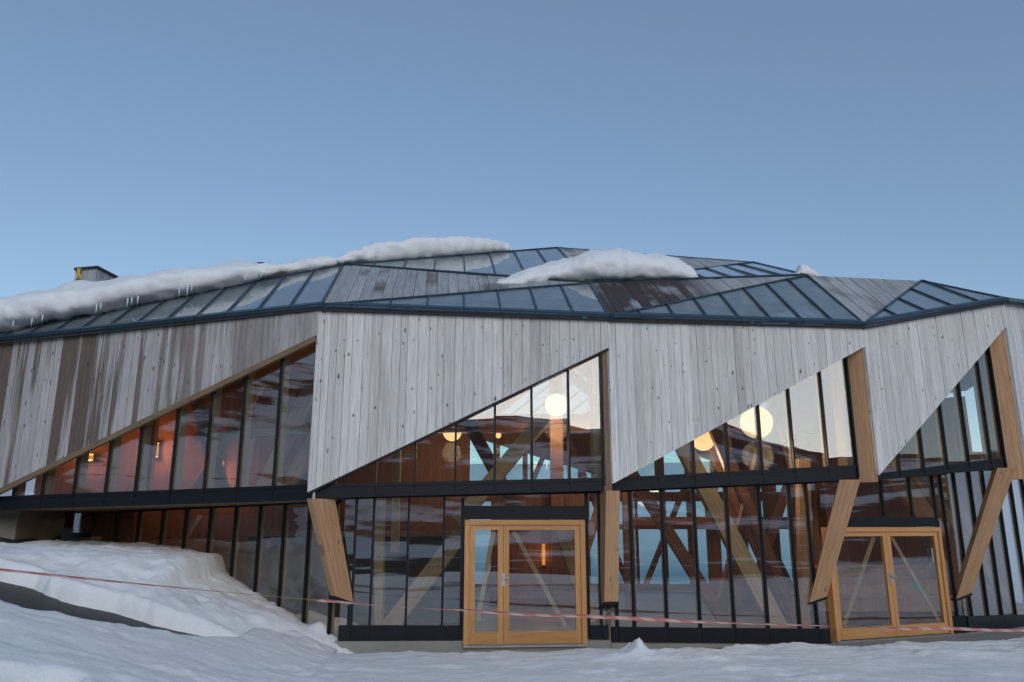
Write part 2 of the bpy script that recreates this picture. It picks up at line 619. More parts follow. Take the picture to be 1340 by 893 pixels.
d5 = upper_facade(F5, 6.98, 7.75, 7.2, 3.35, 0.0, 0.30, ((0.3, 3.55), (5.0, 3.9)), ((0.3, 3.38), (5.0, 3.70)),
                  [1.0, 1.7, 2.4, 3.1, 3.8, 4.5], 5.2, 'plank', (0.145, 0.17, 0.195, 0.12), 0.13, fins=0.035)


def reveal_jamb(fc, ug, rec, z0, z1, material='glulam'):
    """The timber cheek beside the tall end of a triangular window."""
    Lf = fc.L
    pts = [fc(ug, -rec + 0.05, z0), fc(Lf - 0.005, -0.035, z0), fc(Lf - 0.005, -rec, z0), fc(ug, -rec, z0)]
    framed('jamb', pts, (0, 0, z1 - z0), material, hall, fc.t, (0, 0, 1))
    fc.box('jamb', ug - 0.16, ug - 0.02, z0 + 0.2, z1 + 0.1, -rec - 0.03, 0.30, 'reveal', hall)
    fc.box('jamb_seal', ug - 0.02, ug + 0.025, z0 + 0.1, z1, -rec + 0.06, 0.12, 'black', hall)


reveal_jamb(F2, 5.12, 0.12, 2.72, 5.28, 'reveal')
reveal_jamb(F3, 5.08, 0.30, 2.95, 5.54)
reveal_jamb(F4, 3.92, 0.30, 3.10, 6.36)
# plank return at the left edge of the second wall, closing the recess of the first
F2.box('edge_board', -0.012, 0.016, 2.70, 5.90, -0.036, 0.22, 'plank', hall)
F3.box('edge_board', -0.012, 0.016, 2.87, 5.83, -0.036, 0.12, 'plank', hall)
F4.box('edge_board', -0.012, 0.016, 3.09, 5.98, -0.036, 0.2, 'plank', hall)
F5.box('edge_board', -0.012, 0.016, 3.40, 6.95, -0.036, 0.2, 'plank', hall)
F2.box('tip_bracket', 0.08, 0.12, 2.55, 2.80, -0.05, 0.03, 'steel', hall)

# soffit between the projecting upper storey and the set-back glazing below
def soffit(p0, p1, q1, q0, z):
    prism('soffit', [(p0[0], p0[1], z[0]), (p1[0], p1[1], z[1]), (q1[0], q1[1], z[2]), (q0[0], q0[1], z[3])], (0, 0, 0.10), 'reveal', hall)


def uoff(fc, u, off):
    p = fc(u, off, 0)
    return (p.x, p.y)


soffit(uoff(F1, 0, -.31), uoff(F1, 8.3, -.31), (-2.6, 14.4), (-10.4, 19.6), (2.42, 2.56, 2.58, 2.46))
soffit(uoff(F2, 0.1, -.23), uoff(F2, 5.2, -.23), (1.71, 14.7), (-2.8, 14.3), (2.60, 2.745, 2.77, 2.65))
soffit(uoff(F3, 0, -.41), uoff(F3, 5.2, -.41), (5.9, 15.7), (1.71, 14.7), (2.755, 3.01, 3.02, 2.77))
soffit(uoff(F4, 0, -.41), uoff(F4, 4.2, -.41), (9.1, 17.0), (5.9, 15.7), (3.0, 3.34, 3.3, 3.02))
soffit(uoff(F5, 0, -.41), uoff(F5, 5.2, -.41), (13.4, 20.8), (9.1, 17.0), (3.38, 3.70, 3.7, 3.36))

# ------------------------------------------------------------------ lower glazing
G1, G2, G3, G4, G5 = Facet(L2, A2), Facet(A2, B2), Facet(B2, C2), Facet(C2, D2), Facet(D2, E2)


def lower_glazing(fc, bays, mull, top, bot, kick=None, skip=(), fins=True):
    """bays: (u0, u1, zbottom offset or None); kick: (zlo line, zhi line)."""
    u0, u1 = bays
    wall = fc.piece('glazed_wall', [(u0, top(u0) - 0.05), (u1, top(u1) - 0.05), (u1, top(u1) + 0.06), (u0, top(u0) + 0.06)], 0.03, 0.09, 'black', hall)
    cuts = [u0] + list(mull) + [u1]
    for a, b in zip(cuts, cuts[1:]):
        mid = (a + b) / 2
        if any(s0 < mid < s1 for s0, s1 in skip):
            continue
        fc.tilted_pane([(a + .012, bot(a) + .01), (b - .012, bot(b) + .01), (b - .012, top(b) - .04), (a + .012, top(a) - .04)], 0.0, 'glass', wall)
        if kick:
            fc.piece('kick_plate', [(a + .003, kick[0](a)), (b - .003, kick[0](b)), (b - .003, kick[1](b)), (a + .003, kick[1](a))], 0.05, 0.06, 'black', wall)
    for m in mull:
        if any(s0 - 0.01 < m < s1 + 0.01 for s0, s1 in skip):
            continue
        fc.box('mullion', m - .019, m + .019, bot(m), top(m) - .05, 0.045, 0.055, 'black', wall)
        if fins:
            fc.box('timber_fin', m - .018, m + .018, bot(m), top(m), -0.02, 0.06, 'fin', wall)
    return wall


# glazing on the far left that runs down into the snow bank
w1 = lower_glazing(G1, (1.98, 9.20), [2.89, 3.81, 4.65, 5.49, 6.31, 7.06, 7.77, 8.46, 9.12], line((0, 2.46), (9.2, 2.58)), lambda u: 0.25 if u > 3.5 else 1.35, fins=True)
for a, b, z in ((0.0, 0.95, 1.99), (0.95, 1.98, 1.74)):
    G1.tilted_pane([(a + .02, z), (b - .02, z), (b - .02, 2.44), (a + .02, 2.44)], 0.0, 'glass', w1)
    G1.box('sill', a, b, z - 0.10, z, 0.05, 0.10, 'black', w1, 'x')
    G1.box('mullion', b - .021, b + .021, z, 2.44, 0.045, 0.055, 'black', w1)
G1.box('concrete_wall', -0.0, 0.95, -0.2, 1.90, 0.02, 0.25, 'wall_concrete', hall)
G1.box('concrete_wall', 0.95, 2.89, -0.2, 1.64, 0.02, 0.25, 'wall_concrete', hall)
G1.box('concrete_wall', -1.6, 0.0, -0.2, 2.10, 0.02, 0.25, 'wall_concrete', hall)
G1.box('concrete_wall', -1.6, -0.9, 2.10, 2.46, 0.02, 0.25, 'wall_concrete', hall)
prism('concrete_wall', [(-10.35, 16.7, -0.2), (-15.5, 16.2, -0.2), (-15.5, 17.0, -0.2), (-10.8, 19.2, -0.2)], (0, 0, 2.7), 'wall_concrete', hall)

tp2 = line((0, 2.645), (4.7, 2.76))
k2 = (line((0, .25), (4.7, .215)), line((0, .49), (4.7, .45)))
lower_glazing(G2, (0.05, 4.70), [0.26, 0.57, 1.18, 1.80, 2.135, 4.345, 4.58], tp2, line((0, .47), (4.7, .43)), k2, skip=((2.135, 4.345),))
tp3 = line((0, 2.77), (4.3, 2.99))
k3 = (line((0, .17), (4.3, .0)), line((0, .42), (4.3, .27)))
lower_glazing(G3, (0.02, 4.32), [0.14, 0.46, 1.08, 1.72, 2.39, 3.07, 3.72, 4.09], tp3, line((0, .40), (4.3, .25)), k3)
tp4 = line((0, 3.0), (3.68, 3.25))
lower_glazing(G4, (0.05, 3.49), [0.72, 1.63, 2.4, 3.06, 3.30], tp4, lambda u: 2.33 if u < 3.05 else 0.35, None, fins=False)
G4.box('kick_plate', 3.06, 3.49, 0.05, 0.37, 0.05, 0.06, 'black', hall)
k5 = (line((0, .06), (5, -.22)), line((0, .35), (5, .06)))
lower_glazing(G5, (0.05, 5.75), [0.36, 1.27, 2.09, 2.96, 3.90, 4.8], line((0, 3.3), (4.6, 3.58)), line((0, .33), (5, .04)), k5)

# boxes over the doors
G2.box('transom_box', 2.14, 4.35, 2.245, 2.48, 0.07, 0.12, 'black', hall, 'x')
G2.tilted_pane([(2.16, 2.48), (4.33, 2.48), (4.33, 2.70), (2.16, 2.68)], 0.0, 'glass', hall)
G2.box('mullion', 2.10, 2.155, .25, 2.62, 0.05, 0.09, 'black', hall)
G2.box('mullion', 4.325, 4.38, .25, 2.70, 0.05, 0.09, 'black', hall)
G4.box('transom_box', 0.32, 3.06, 2.125, 2.31, 0.07, 0.12, 'black', hall, 'x')

# concrete plinth under the glazing
for fc, z0, z1 in ((G2, .235, .20), (G3, .155, -.015), (G5, .04, -.24)):
    fc.piece('plinth', [(0, -.5), (fc.L, -.5), (fc.L, z1), (0, z0)], 0.06, 0.3, 'concrete', hall)
G4.piece('plinth', [(0, -.5), (G4.L, -.5), (G4.L, .03), (0, .03)], 0.06, 0.3, 'concrete', hall)


# ------------------------------------------------------------------ doors
def door(fc, u0, u1, z0, z1, split0, split1, braces, handle_z, label, off=0.10):
    """Timber double door: outer frame pieces, two leaves with glass, a strut across each leaf."""
    fr = 0.085
    d = fc.box('door', u0, u1, z1 - fr, z1, off, 0.16, 'door_wood', hall, 'x')
    d['label'] = label
    fc.box('door_jamb', u0, u0 + fr, z0, z1 - fr - .001, off, 0.16, 'door_wood', d)
    fc.box('door_jamb', u1 - fr, u1, z0, z1 - fr - .001, off, 0.16, 'door_wood', d)
    fc.box('threshold', u0, u1, z0 - .035, z0 - .001, off + .03, 0.2, 'steel', d, 'x')
    mid = (split0 + split1) / 2
    for a, b in ((u0 + fr + .004, mid - .003), (mid + .003, u1 - fr - .004)):
        st, bt = 0.095, 0.20
        zb, zt = z0 + .012, z1 - fr - .006
        fc.box('stile', a, a + st, zb, zt, off - .03, 0.07, 'door_wood', d)
        fc.box('stile', b - st, b, zb, zt, off - .03, 0.07, 'door_wood', d)
        fc.box('rail', a + st, b - st, zb, zb + bt, off - .032, 0.066, 'door_wood', d, 'x')
        fc.box('rail', a + st, b - st, zt - .08, zt, off - .032, 0.066, 'door_wood', d, 'x')
        fc.tilted_pane([(a + st, zb + bt), (b - st, zb + bt), (b - st, zt - .08), (a + st, zt - .08)], off - .055, 'glass', d)
    for a, za, b, zb in braces:
        beam('strut', fc(a, off - .115, za), fc(b, off - .115, zb), 0.075, 0.03, 'pale_glulam', d, fc.t)
    fc.box('handle_plate', mid - .035, mid + .03, handle_z - .11, handle_z + .11, off - .024, 0.01, 'steel', d)
    beam('handle', fc(mid - .02, off + .02, handle_z + .03), fc(mid + .10, off + .02, handle_z + .03), .022, .022, 'steel', d, (0, 0, 1))
    return d


dA = door(G2, 2.17, 4.31, 0.15, 2.235, 2.76, 2.95,
          [(2.69, 2.12, 2.42, 0.55), (3.02, 2.08, 3.95, 0.42)], 1.22, 'double door with a narrow left leaf and struts behind the glass')
dB = door(G4, 0.06, 3.05, 0.05, 2.11, 1.50, 1.66,
          [(1.38, 2.0, 0.36, 0.30), (1.74, 2.0, 2.80, 0.30)], 1.15, 'double door with two equal leaves')
beam('teal_tape', G4(2.28, -.006, 1.02), G4(2.35, -.006, 0.91), 0.083, 0.036, 'teal', dB, G4.t)
G4.box('pull_handle', 2.72, 2.75, 1.42, 1.70, 0.10, 0.02, 'steel', dB)


# ------------------------------------------------------------------ leaning posts under the upper storey
def post(top, bot, dt, db, thick, legz):
    t, b = Vector(top), Vector(bot)
    r = Vector((t.x - b.x, t.y - b.y, 0)).normalized()
    s = Vector((-r.y, r.x, 0))
    ctr = [t + r * dt / 2, t - r * dt / 2, b - r * db / 2 - Vector((0, 0, 0.06)), b + r * db / 2 + Vector((0, 0, 0.06))]
    ctr = [p - s * thick / 2 for p in ctr]
    o = framed('post', ctr, s * thick, 'glulam', hall, r, t - b)
    # steel shoe that carries the cut foot of the post
    sh = [b - r * (db / 2 + .005) - Vector((0, 0, 0.065)), b + r * (db / 2 + .005) + Vector((0, 0, 0.055)),
          b + r * (db / 2 + .005) + Vector((0, 0, 0.015)), b - r * (db / 2 + .005) - Vector((0, 0, 0.105))]
    prism('post_shoe', [p - s * (thick / 2 + .008) for p in sh], s * (thick + .016), 'black', o)
    for k in (-1,):
        c = b + r * k * (db / 2 - .03)
        beam('shoe_leg', c + Vector((0, 0, -.05 + .06 * k)), Vector((c.x, c.y, legz)), .04, .04, 'black', o)
    return o


post((-3.27, 13.57, 2.58), (-2.90, 13.92, 0.92), 0.45, 0.36, 0.17, 0.25)
post((1.735, 14.0, 2.73), (1.69, 14.32, 0.80), 0.40, 0.40, 0.25, 0.2)
post((6.46, 15.1, 2.99), (5.74, 15.32, 0.80), 0.37, 0.32, 0.18, 0.1)
post((10.36, 16.55, 3.32), (9.16, 16.62, 0.76), 0.37, 0.32, 0.19, 0.05)

# ------------------------------------------------------------------ roof
V = {k: Vector(v) for k, v in dict(
    EL=(-11.95, 15.9, 5.83), EA=(-3.38, 13.33, 5.95), EB=(1.8, 13.83, 5.89), EC=(6.98, 14.93, 6.03), ED=(10.97, 16.53, 7.02),
    EE=(15.3, 20.1, 7.8), B5=(14.8, 25, 6.6), B4=(10, 27.8, 6.2), B3=(4.5, 28.2, 6.0), B2=(-1.5, 28.2, 6.0), B1=(-7.5, 27.8, 6.0), B0=(-13, 23, 5.9),
    Q0=(-3.64, 16.0, 7.63), Q1=(1.65, 15.7, 7.12), Q2=(6.85, 17.2, 7.79), Q3=(10.24, 18.6, 8.11),
    K=(11.2, 23, 8.4), R3=(7.5, 25.5, 8.0), R2=(1.5, 25.7, 8.0), R1=(-5, 25, 8.0), QM=(-9.5, 20, 7.6),
    T=(1.28, 20.5, 9.69), T2=(7.03, 21.5, 9.61), S=(-3, 21.5, 9.1)).items()}


def tri_frame(a, b, c, v):
    """2-D frame of the triangle's plane with the v axis along direction v; normal upward."""
    n = (b - a).cross(c - a).normalized()
    if n.z < 0:
        n = -n
    v = (v - n * v.dot(n)).normalized()
    u = v.cross(n)
    return u, v, n


def roof_boards(e, q, p, material, direction=None, w=0.21):
    a, b, c = V[e], V[q], V[p]
    u, v, n = tri_frame(a, b, c, direction or (c - a))
    lin = prism('roof_slope', [x - n * 0.05 for x in (a, b, c)], -n * 0.16, 'inner_wood', hall)
    poly = [((x - a).dot(u), (x - a).dot(v)) for x in (a, b, c)]
    lo, hi = min(x[0] for x in poly), max(x[0] for x in poly)
    k = lo
    while k < hi - 0.01:
        ww = w * random.uniform(0.85, 1.15)
        s = strip(poly, k + .004, min(k + ww, hi) - .004)
        if s:
            h = random.uniform(-0.006, 0.008)
            framed('roof_plank', [a + u * x + v * y + n * h for x, y in s], -n * 0.035, material, lin, u, v)
        k += ww
    return lin


def skylight(e1, e2, q, bars=0.67, eave=True, bardir=None):
    a, b, c = V[e1], V[e2], V[q]
    u, v, n = tri_frame(a, b, c, b - c)
    if bardir:
        h = Vector((bardir[0], bardir[1], 0))
        h.z = -(n.x * h.x + n.y * h.y) / n.z
        u, v, n = tri_frame(a, b, c, h)
    poly = [((x - b).dot(u), (x - b).dot(v)) for x in (a, b, c)]
    lo, hi = min(x[0] for x in poly), max(x[0] for x in poly)
    step = bars * abs((b - a).normalized().dot(u))
    sign = -1 if abs(lo) > abs(hi) else 1
    ex = 0.12 if eave else 0.07
    d = (b - a).normalized()
    inw = n.cross(d)
    if inw.dot(c - a) < 0:
        inw = -inw
    sk = framed('skylight', [a + n * .045, b + n * .045, b + inw * ex + n * .045, a + inw * ex + d * ex * 2.5 + n * .045], -n * 0.08, 'roof_metal', hall, inw, d)
    def sub(name, pts, dv, material, xa, za, tilt=0.0):
        return framed(name, pts, dv, material, sk, xa, za, tilt)
    for s0, s1 in ((b, c), (c, a)):
        dd = (s1 - s0).normalized()
        iw = n.cross(dd)
        if iw.dot((a + b + c) / 3 - s0) < 0:
            iw = -iw
        sub('frame_edge', [s0 + n * .04, s1 + n * .04, s1 + iw * .04 + n * .035, s0 + iw * .04 + n * .035], -n * .08, 'roof_metal', iw, dd)
    k = 0.0
    edges = []
    while k < max(abs(lo), abs(hi)) + 0.01:
        edges.append(k * sign)
        k += step
    edges.append(lo if sign < 0 else hi)
    for i, (p0, p1) in enumerate(zip(edges, edges[1:])):
        s = strip(poly, min(p0, p1), max(p0, p1))
        if s:
            sub('pane', [b + u * x + v * y + n * .012 for x, y in s], -n * .012, 'roof_glass', u, v, .003)
        if i:
            s = strip(poly, p0 - .015, p0 + .015)
            if s:
                sub('glazing_bar', [b + u * x + v * y + n * .05 for x, y in s], -n * .09, 'roof_metal', u, v)
    return sk


for t in (('EL', 'EA', 'Q0'), ('EA', 'EB', 'Q1'), ('EB', 'EC', 'Q2'), ('ED', 'EE', 'K'),
          ('B4', 'B3', 'R3'), ('B3', 'B2', 'R2'), ('B2', 'B1', 'R1')):
    skylight(*t)
skylight('EC', 'ED', 'Q3', 0.85, True, (0.03, 1.0))
for t in (('Q0', 'Q1', 'T'), ('Q1', 'Q2', 'T2'), ('R2', 'R1', 'S'), ('T', 'R2', 'T2'), ('R3', 'K', 'T2')):
    skylight(*t, eave=False)
for e, q, p, m in (('EA', 'Q1', 'Q0', 'roof_board'), ('EB', 'Q2', 'Q1', 'roof_board_wet'), ('EC', 'Q3', 'Q2', 'roof_board'),
                   ('Q1', 'T2', 'T', 'roof_board')):
    roof_boards(e, q, p, m)
for e, q, p in (('ED', 'K', 'Q3'), ('EL', 'Q0', 'QM'), ('B5', 'EE', 'K'), ('B5', 'B4', 'K'), ('K', 'B4', 'R3'), ('B3', 'R2', 'R3'), ('B2', 'R1', 'R2'),
                ('B1', 'QM', 'R1'), ('B0', 'B1', 'QM'), ('B0', 'EL', 'QM'), ('Q0', 'T', 'S'), ('Q0', 'S', 'QM'), ('S', 'R1', 'QM'), ('S', 'T', 'R2'),
                ('T2', 'R3', 'R2'), ('T2', 'Q2', 'K'), ('Q2', 'Q3', 'K')):
    a, b, c = V[e], V[q], V[p]
    u, v, n = tri_frame(a, b, c, c - a)
    prism('roof_slope', [x for x in (a, b, c)], -n * 0.2, 'inner_wood', hall)
# rafters under the ridges and hips
for e, q in (('EA', 'Q0'), ('EA', 'Q1'), ('EB', 'Q1'), ('EB', 'Q2'), ('EC', 'Q2'), ('EC', 'Q3'), ('ED', 'Q3'), ('EL', 'Q0'), ('Q0', 'Q1'), ('Q1', 'Q2'), ('Q2', 'Q3'),
             ('Q0', 'T'), ('Q1', 'T'), ('Q1', 'T2'), ('Q2', 'T2'), ('T', 'T2'), ('T', 'R2'), ('T2', 'R3'), ('S', 'T'), ('S', 'R1'), ('R1', 'R2'), ('R2', 'R3'),
             ('R3', 'B4'), ('R3', 'B3'), ('R2', 'B3'), ('R2', 'B2'), ('R1', 'B2'), ('R1', 'B1'), ('K', 'R3')):
    dn = Vector((0, 0, -0.48))
    beam('rafter', V[e].lerp(V[q], .16 if e[0] == 'E' else .03) + dn, V[e].lerp(V[q], .98) + dn, 0.18, 0.42, 'inner_wood', hall)

# eave board that closes the cladding to the roof edge
for e1, e2 in (('EL', 'EA'), ('EA', 'EB'), ('EB', 'EC'), ('EC', 'ED'), ('ED', 'EE')):
    a, b = V[e1], V[e2]
    beam('eave_flashing', a + Vector((0, 0.03, -.075)), b + Vector((0, 0.03, -.06)), 0.035, 0.06, 'membrane', hall, (0, 0, 1))

# chimneys behind the roof snow
def chimney(x, y, z, w, h, strap):
    ch = prism('chimney', [(x, y, z), (x + w, y - .15, z), (x + w + .1, y + .7, z), (x + .1, y + .8, z)], (0, 0, h), 'roof_board', hall)
    prism('chimney_cap', [(x - .03, y - .035, z + h), (x + w + .035, y - .19, z + h), (x + w + .14, y + .74, z + h), (x + .06, y + .85, z + h)], (0, 0, .07), 'membrane', ch)
    if strap:
        prism('strap', [(x + .05, y - .09, z + h - .25), (x + .12, y - .10, z + h - .25), (x + .2, y - .11, z + h + .02), (x + .13, y - .10, z + h + .02)], (0, -.01, 0), 'yellow', ch)
        prism('strap', [(x + .2, y - .12, z + h - .25), (x + .25, y - .12, z + h - .25), (x + .12, y - .10, z + h + .02), (x + .07, y - .09, z + h + .02)], (0, -.01, 0), 'yellow', ch)


chimney(-11.2, 19.0, 7.4, 0.62, 1.12, True)
chimney(-7.44, 20.0, 7.5, 0.72, 1.47, False)

# ------------------------------------------------------------------ inside the hall
floor = link('hall_floor', [(-12, 19, 0), (-2.9, 14.1, 0), (1.7, 14.5, 0), (5.9, 15.5, 0), (9.1, 16.8, 0), (14.6, 21, 0), (14.6, 26, 0), (10, 27.7, 0), (-7.5, 27.7, 0), (-13, 23, 0)],
             [tuple(range(10))], 'floor')
tag(floor, kind='structure')

BACK = [(14.6, 24.8), (9.8, 27.6), (4.4, 28.0), (-1.5, 28.0), (-7.4, 27.6), (-12.8, 22.9)]
for k in range(len(BACK) - 1):
    fc = Facet(BACK[k], BACK[k + 1])
    lined = k in (0, 3, 4)
    if lined:
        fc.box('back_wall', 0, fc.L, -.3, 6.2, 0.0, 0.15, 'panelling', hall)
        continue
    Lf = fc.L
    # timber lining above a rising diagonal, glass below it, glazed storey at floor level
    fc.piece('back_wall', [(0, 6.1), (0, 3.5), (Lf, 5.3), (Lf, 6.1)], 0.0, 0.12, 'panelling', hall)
    fc.box('back_rail', 0, Lf, 3.0, 3.32, 0.06, 0.25, 'inner_wood', hall, 'x')
    fc.box('back_rail', 0, Lf, 2.05, 2.22, 0.03, 0.15, 'inner_wood', hall, 'x')
    fc.box('back_rail', 0, Lf, 0.0, 0.22, 0.03, 0.2, 'inner_wood', hall, 'x')
    nb = 6
    for i in range(nb):
        a, b = Lf * i / nb, Lf * (i + 1) / nb
        fc.tilted_pane([(a + .05, .2), (b - .05, .2), (b - .05, 3.0), (a + .05, 3.0)], -.05, 'far_glass', hall)
        fc.tilted_pane([(a + .05, 3.3), (b - .05, 3.3), (b - .05, 3.55 + 1.8 * b / Lf), (a + .05, 3.55 + 1.8 * a / Lf)], -.05, 'far_glass', hall)
        fc.box('back_post', a - .09 if i else 0.0, a + .09, 0.0, 3.5 + 1.8 * a / Lf, 0.07, 0.2, 'inner_wood', hall)
    beam('back_brace', fc(0.4, -.35, 0.1), fc(2.4, -.35, 5.2), .18, .22, 'inner_wood', hall, fc.t)
    beam('back_brace', fc(5.3, -.35, 0.1), fc(3.0, -.35, 5.2), .18, .22, 'inner_wood', hall, fc.t)

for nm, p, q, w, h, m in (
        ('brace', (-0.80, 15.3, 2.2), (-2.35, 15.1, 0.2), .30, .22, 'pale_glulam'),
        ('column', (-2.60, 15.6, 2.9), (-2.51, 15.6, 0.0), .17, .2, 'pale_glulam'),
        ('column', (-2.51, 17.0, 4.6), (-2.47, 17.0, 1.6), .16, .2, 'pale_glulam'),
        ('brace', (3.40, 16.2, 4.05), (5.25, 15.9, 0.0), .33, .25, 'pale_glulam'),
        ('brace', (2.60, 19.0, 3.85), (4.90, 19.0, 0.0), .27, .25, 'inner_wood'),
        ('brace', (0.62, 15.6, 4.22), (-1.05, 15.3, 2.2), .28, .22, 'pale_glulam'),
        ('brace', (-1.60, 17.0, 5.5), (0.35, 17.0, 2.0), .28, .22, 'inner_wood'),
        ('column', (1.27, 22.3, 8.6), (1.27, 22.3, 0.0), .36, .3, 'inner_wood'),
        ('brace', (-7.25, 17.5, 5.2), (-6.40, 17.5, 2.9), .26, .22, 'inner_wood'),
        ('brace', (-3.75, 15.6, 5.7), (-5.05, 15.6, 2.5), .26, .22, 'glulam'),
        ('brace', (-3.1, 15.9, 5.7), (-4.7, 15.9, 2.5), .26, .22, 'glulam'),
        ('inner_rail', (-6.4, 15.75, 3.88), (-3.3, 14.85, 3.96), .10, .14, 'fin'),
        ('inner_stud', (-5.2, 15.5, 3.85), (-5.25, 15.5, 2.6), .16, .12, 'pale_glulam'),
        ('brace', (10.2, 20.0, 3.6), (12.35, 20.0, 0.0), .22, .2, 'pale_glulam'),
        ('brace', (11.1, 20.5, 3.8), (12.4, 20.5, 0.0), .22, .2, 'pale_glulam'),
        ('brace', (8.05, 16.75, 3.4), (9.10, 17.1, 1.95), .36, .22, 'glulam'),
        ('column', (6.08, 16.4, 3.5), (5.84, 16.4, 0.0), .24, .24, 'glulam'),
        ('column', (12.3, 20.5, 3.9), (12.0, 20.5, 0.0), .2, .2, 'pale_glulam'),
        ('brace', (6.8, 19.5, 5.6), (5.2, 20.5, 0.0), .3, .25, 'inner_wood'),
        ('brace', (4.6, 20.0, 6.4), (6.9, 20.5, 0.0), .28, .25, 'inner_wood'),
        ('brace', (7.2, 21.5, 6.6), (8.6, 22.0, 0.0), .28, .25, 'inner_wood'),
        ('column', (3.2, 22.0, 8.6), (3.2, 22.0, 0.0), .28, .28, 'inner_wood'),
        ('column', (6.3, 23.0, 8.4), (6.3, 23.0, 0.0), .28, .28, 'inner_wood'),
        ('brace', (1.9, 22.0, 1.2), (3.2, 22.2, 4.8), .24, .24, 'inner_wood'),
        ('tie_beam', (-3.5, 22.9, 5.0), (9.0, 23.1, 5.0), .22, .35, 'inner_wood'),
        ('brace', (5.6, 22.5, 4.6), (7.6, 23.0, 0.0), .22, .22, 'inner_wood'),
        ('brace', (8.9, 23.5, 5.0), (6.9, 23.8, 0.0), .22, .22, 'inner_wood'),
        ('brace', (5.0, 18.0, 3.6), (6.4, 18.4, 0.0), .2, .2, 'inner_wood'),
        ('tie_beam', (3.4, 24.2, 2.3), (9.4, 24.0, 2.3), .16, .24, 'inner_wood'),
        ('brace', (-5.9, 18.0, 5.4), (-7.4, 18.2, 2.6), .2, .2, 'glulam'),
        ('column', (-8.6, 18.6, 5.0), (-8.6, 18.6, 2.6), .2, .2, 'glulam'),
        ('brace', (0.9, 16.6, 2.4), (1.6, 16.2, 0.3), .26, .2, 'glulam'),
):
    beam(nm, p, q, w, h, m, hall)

# retaining wall with a timber ledge and the warm room behind the left windows
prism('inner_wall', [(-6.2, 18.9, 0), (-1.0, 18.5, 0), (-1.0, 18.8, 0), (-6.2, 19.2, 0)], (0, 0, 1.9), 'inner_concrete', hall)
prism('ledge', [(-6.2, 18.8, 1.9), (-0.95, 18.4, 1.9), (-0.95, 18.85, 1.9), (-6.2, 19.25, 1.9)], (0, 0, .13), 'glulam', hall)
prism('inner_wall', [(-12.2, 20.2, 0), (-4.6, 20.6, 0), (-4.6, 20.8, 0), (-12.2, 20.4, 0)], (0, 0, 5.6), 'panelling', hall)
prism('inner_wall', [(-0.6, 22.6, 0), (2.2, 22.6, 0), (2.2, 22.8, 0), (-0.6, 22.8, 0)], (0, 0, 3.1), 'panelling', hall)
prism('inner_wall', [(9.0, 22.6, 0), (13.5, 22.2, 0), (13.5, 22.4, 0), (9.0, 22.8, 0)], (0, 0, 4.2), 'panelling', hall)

prism('light_block_slab', [(-13.2, 17.3, 2.5), (-11.2, 16.2, 2.5), (-8.4, 15.4, 2.5), (-8.0, 18.0, 2.5), (-9.6, 20.3, 2.5), (-13.2, 20.2, 2.5)], (0, 0, .1), 'inner_wood', hall)  # added slab that keeps lantern light from leaking onto the concrete below
for x0, x1, z in ((6.15, 6.5, 3.6), (7.05, 7.35, 3.9), (8.0, 8.35, 3.6), (8.9, 9.5, 3.4)):
    prism('inner_wall', [(x0, 25.2, 0), (x1, 25.0, 0), (x1, 25.2, 0), (x0, 25.4, 0)], (0, 0, z), 'panelling', hall)
# stepped timber seating behind the right-hand door
bl = empty('bleacher', (9.6, 20.6, 0))
tag(bl, 'stepped orange timber seating seen through the right-hand door', 'bleacher')
for k in range(3):
    y = k * 0.55
    for nm, z0, z1, dy in (('seat_board', .36 + .34 * k, .44 + .34 * k, .5), ('riser_board', .05 + .34 * k, .35 + .34 * k, .05)):
        prism(nm, [(-1.9 + .25 * k, y, z0), (1.6, y, z0), (1.6, y + dy, z0), (-1.9 + .25 * k, y + dy, z0)], (0, 0, z1 - z0), 'glulam', bl)


# ------------------------------------------------------------------ lamps
def uv_sphere(r, seg=32, ring=18):
    v = [(0, 0, r)]
    for i in range(1, ring):
        t = math.pi * i / ring
        for j in range(seg):
            p = 2 * math.pi * j / seg
            v.append((r * math.sin(t) * math.cos(p), r * math.sin(t) * math.sin(p), r * math.cos(t)))
    v.append((0, 0, -r))
    f = [(0, 1 + j, 1 + (j + 1) % seg) for j in range(seg)]
    for i in range(ring - 2):
        for j in range(seg):
            a = 1 + i * seg + j
            b = 1 + i * seg + (j + 1) % seg
            f.append((a, a + seg, b + seg, b))
    e = len(v) - 1
    f += [(e, 1 + (ring - 2) * seg + (j + 1) % seg, 1 + (ring - 2) * seg + j) for j in range(seg)]
    return v, f


def globe_lamp(loc, r, material, label, power, ceiling):
    t = empty('globe_lamp', loc)
    tag(t, label, 'lamp', 'glowing globe lamps hanging in the hall')
    v, f = uv_sphere(r)
    g = link('globe', v, f, material, t, smooth=True)
    g.visible_shadow = True
    beam('cord', (0, 0, r), (0, 0, ceiling - loc[2]), .02, .02, 'membrane', t)
    beam('lamp_cap', (0, 0, r - .02), (0, 0, r + .09), .12, .12, 'membrane', t)
    ld = bpy.data.lights.new('lamp_light', 'POINT')
    ld.energy = power
    ld.color = (1.0, 0.72, 0.42)
    ld.shadow_soft_size = r
    lo = bpy.data.objects.new('lamp_light', ld)
    col.objects.link(lo)
    lo.parent = t
    lo.location = (0, 0, -r - 0.36)
    return t


